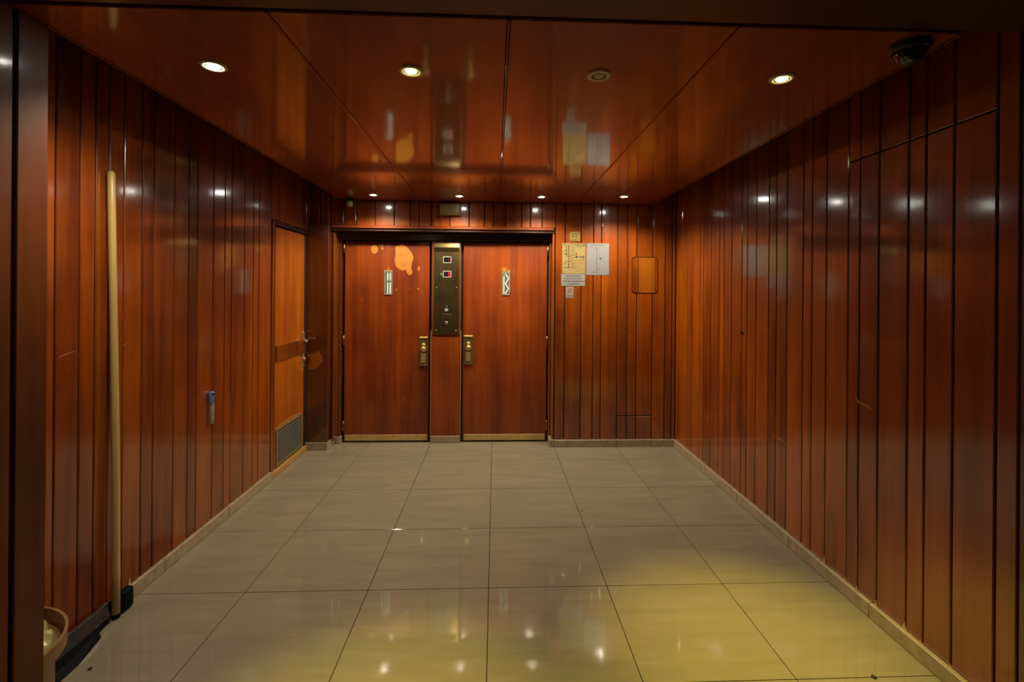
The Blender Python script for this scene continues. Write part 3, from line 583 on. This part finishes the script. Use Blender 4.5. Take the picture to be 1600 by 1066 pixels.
bxo('bracket', (-1.378, -1.326, 4.425, 4.475, CEIL - 0.020, CEIL - 0.0005), 'black', ms, 0.004)
bm = bmesh.new(); lathe(bm, [(0.0005, -0.031)] + [(0.031 * math.sin(a), -0.031 * math.cos(a)) for a in [math.pi * i / 12 for i in range(1, 12)]] + [(0.0005, 0.031)], 24, (-1.352, 4.440, CEIL - 0.047)); obj('lens', bm, 'sensor', ms, smooth=True)
em = tag(empty('emergency_light', (-0.437, BW, 2.206)), 'yellowed box light on the planks above the lintel', 'emergency light')
bxo('housing', (-0.540, -0.334, BW - 0.030, BW - 0.0005, 2.206, 2.318), 'exitbox', em, 0.004)
bxo('diffuser', (-0.533, -0.341, BW - 0.048, BW - 0.0302, 2.210, 2.314), 'exitlens', em, 0.008, 2)

# ------------------------------------------------------------------ broomstick, squeegee, plastic handle
bm = bmesh.new(); P0, P1 = Vector((-1.707, 2.220, 0.016)), Vector((-1.7265, 2.205, 2.020))
path = [P0.lerp(P1, t) + Vector((0, 0.006 * math.sin(math.pi * t * 1.4), 0)) for t in [i / 10 for i in range(11)]]
bs = tag(empty('broomstick', (-1.707, 2.220, 0.0)), 'long bare wooden broomstick leaning upright against the left wall', 'broomstick')
pth = path[:-1] + [path[-1] - Vector((0, 0, 0.012)), path[-1]]
sweep(bm, pth, [0.0165] * 2 + [0.0155] * 8 + [0.0150, 0.009], 16); obj('shaft', bm, 'stick', bs, smooth=True)
bm = bmesh.new(); lathe(bm, [(0.0005, 0.0005), (0.0155, 0.0005), (0.0175, 0.006), (0.0175, 0.016), (0.0168, 0.022)], 16, (P0.x, P0.y, 0)); obj('rubber_ferrule', bm, 'rubber', bs, smooth=True)
sq_ = tag(empty('floor_squeegee', (-1.70, 2.10, 0)), 'black rubber floor squeegee head lying along the foot of the left wall', 'squeegee')
XW = LW + 0.0145
bm = bmesh.new(); prism(bm, [(XW + 0.001, 0.030), (XW + 0.022, 0.026), (XW + 0.010, 0.082), (XW + 0.001, 0.084)], lambda u, v: (u, 1.86, v), lambda u, v: (u, 2.192, v)); obj('channel', bm, 'grey', sq_)
bm = bmesh.new(); prism(bm, [(XW + 0.001, 2.192), (XW + 0.001, 1.86), (XW + 0.095, 1.86), (XW + 0.094, 1.945), (XW + 0.058, 2.10), (XW + 0.034, 2.112), (XW + 0.026, 2.14), (XW + 0.020, 2.192)], lambda u, v: (u, v, 0.001), lambda u, v: (XW + (u - XW) * 0.72, v, 0.026)); obj('rubber_blade', bm, 'rubber', sq_)
bm = bmesh.new(); box(bm, XW + 0.001, XW + 0.040, 2.242, 2.312, 0.001, 0.098, 0.014, 3); obj('end_cap', bm, 'rubber', sq_)
bxo('joining_bar', (XW + 0.0005, XW + 0.0030, 2.190, 2.246, 0.030, 0.080), 'rubber', sq_)

ph = tag(empty('plastic_handle', (LW + 0.008, 2.972, 0.667)), 'slim blue and grey plastic handle hanging on the left wall', 'handle')
def capsule(z0, z1, r0, r1, y): 
    b = bmesh.new(); lathe(b, [(0.0005, z0), (r0 * 0.8, z0 + 0.002), (r0, z0 + 0.006), ((r0 + r1) / 2, (z0 + z1) / 2), (r1, z1 - 0.006), (r1 * 0.8, z1 - 0.002), (0.0005, z1)], 16, (LW + 0.0165, y, 0)); return b
obj('shank', capsule(0.667, 0.80, 0.011, 0.012, 2.976), 'gplast', ph, smooth=True)
gp = obj('grip', capsule(0.785, 0.868, 0.0125, 0.0155, 2.971), 'blue', ph, smooth=True)
bm = bmesh.new(); lathe(bm, [(0.0005, LW + 0.0345), (0.006, LW + 0.0345), (0.0065, LW + 0.020)], 12, (0, 2.966, 0.852), 'X'); obj('hanging_hole', bm, 'black', gp)
bm = bmesh.new(); lathe(bm, [(0.003, LW + 0.0005), (0.003, LW + 0.034)], 8, (0, 2.966, 0.862), 'X', True); obj('nail', bm, 'steeledge', ph)

# ------------------------------------------------------------------ corner bin behind the jamb, lined with crumpled foil
BC = Vector((-1.728, 1.602)); BR = 0.262
def quarter(r, inset=0.0, n=14):
    o = [(BC.x + inset, BC.y + inset)]
    for i in range(n + 1):
        a = math.pi / 2 * i / n; o.append((BC.x + max(inset, r * math.cos(a)), BC.y + max(inset, r * math.sin(a))))
    return o
cb = tag(empty('corner_bin', (-1.60, 1.72, 0)), 'quarter-round brown waste bin lined with crumpled gold foil behind the left jamb', 'bin')
bm = bmesh.new(); prism(bm, quarter(BR - 0.032, 0.004), lambda u, v: (u, v, 0.001), lambda u, v: (u, v, 0.229)); obj('body', bm, 'copper', cb)
def ringmesh(ro, ri, z0, z1, ins):
    b = bmesh.new(); A, B = quarter(ro, 0.001), quarter(ri, ins); n = len(A)
    V = [[b.verts.new((p[0], p[1], z)) for p in P] for P, z in ((A, z0), (A, z1), (B, z1), (B, z0))]
    for k in range(4):
        p, q = V[k], V[(k + 1) % 4]
        for i in range(n): b.faces.new((p[i], p[(i + 1) % n], q[(i + 1) % n], q[i]))
    return b
bm = bmesh.new(); prism(bm, quarter(BR - 0.0085, 0.007), lambda u, v: (u, v, 0.2295), lambda u, v: (u, v, 0.2385)); obj('inner_ledge', bm, 'copper', cb)
bm = ringmesh(BR, BR - 0.008, 0.236, 0.285, 0.006); obj('rim', bm, 'copper', cb)
bm = ringmesh(BR + 0.002, BR - 0.007, 0.2852, 0.290, 0.004); obj('rim_band', bm, 'rimmetal', cb)
bm = bmesh.new(); r = random.Random(11); G = 15; vs = {}
for i in range(G + 1):
    for j in range(G + 1):
        a = math.pi / 2 * j / G; rad = (BR - 0.030) * (i / G)
        x, y = BC.x + 0.011 + rad * math.cos(a) * 0.95, BC.y + 0.011 + rad * math.sin(a) * 0.95
        z = 0.262 - 0.022 * (i / G) ** 6 + (r.uniform(-0.018, 0.034) if 0 < i < G else 0)
        vs[i, j] = bm.verts.new((x + (r.uniform(-.004, .004) if 0 < i < G - 1 else 0), y + (r.uniform(-.004, .004) if 0 < i < G - 1 and 0 < j < G else 0), z)) if i else vs.get((0, 0)) or bm.verts.new((x, y, z))
for i in range(G):
    for j in range(G):
        q = [vs[i, j], vs[i + 1, j], vs[i + 1, j + 1], vs[i, j + 1]]; q = list(dict.fromkeys(q))
        if len(q) > 2: bm.faces.new(q)
obj('foil_liner', bm, 'foil', cb)

# ------------------------------------------------------------------ crumbs on the floor
for (x, y, s, lab) in ((-1.575, 1.925, 0.008, 'dark crumb on the tiles in front of the corner bin'), (1.486, 1.787, 0.009, 'dark crumb on the tile joint near the right skirting'), (0.60, 3.21, 0.005, 'dark crumb on the middle tiles before the right lift door')):
    bm = bmesh.new(); bmesh.ops.create_icosphere(bm, subdivisions=2, radius=s)
    for v in bm.verts: v.co *= random.uniform(0.75, 1.15); v.co.z = v.co.z * 0.5 + s * 0.45
    bmesh.ops.translate(bm, verts=bm.verts, vec=(x, y, 0.0005)); tag(obj('crumb', bm, 'crumb'), lab, 'crumb', 'crumbs on the floor')
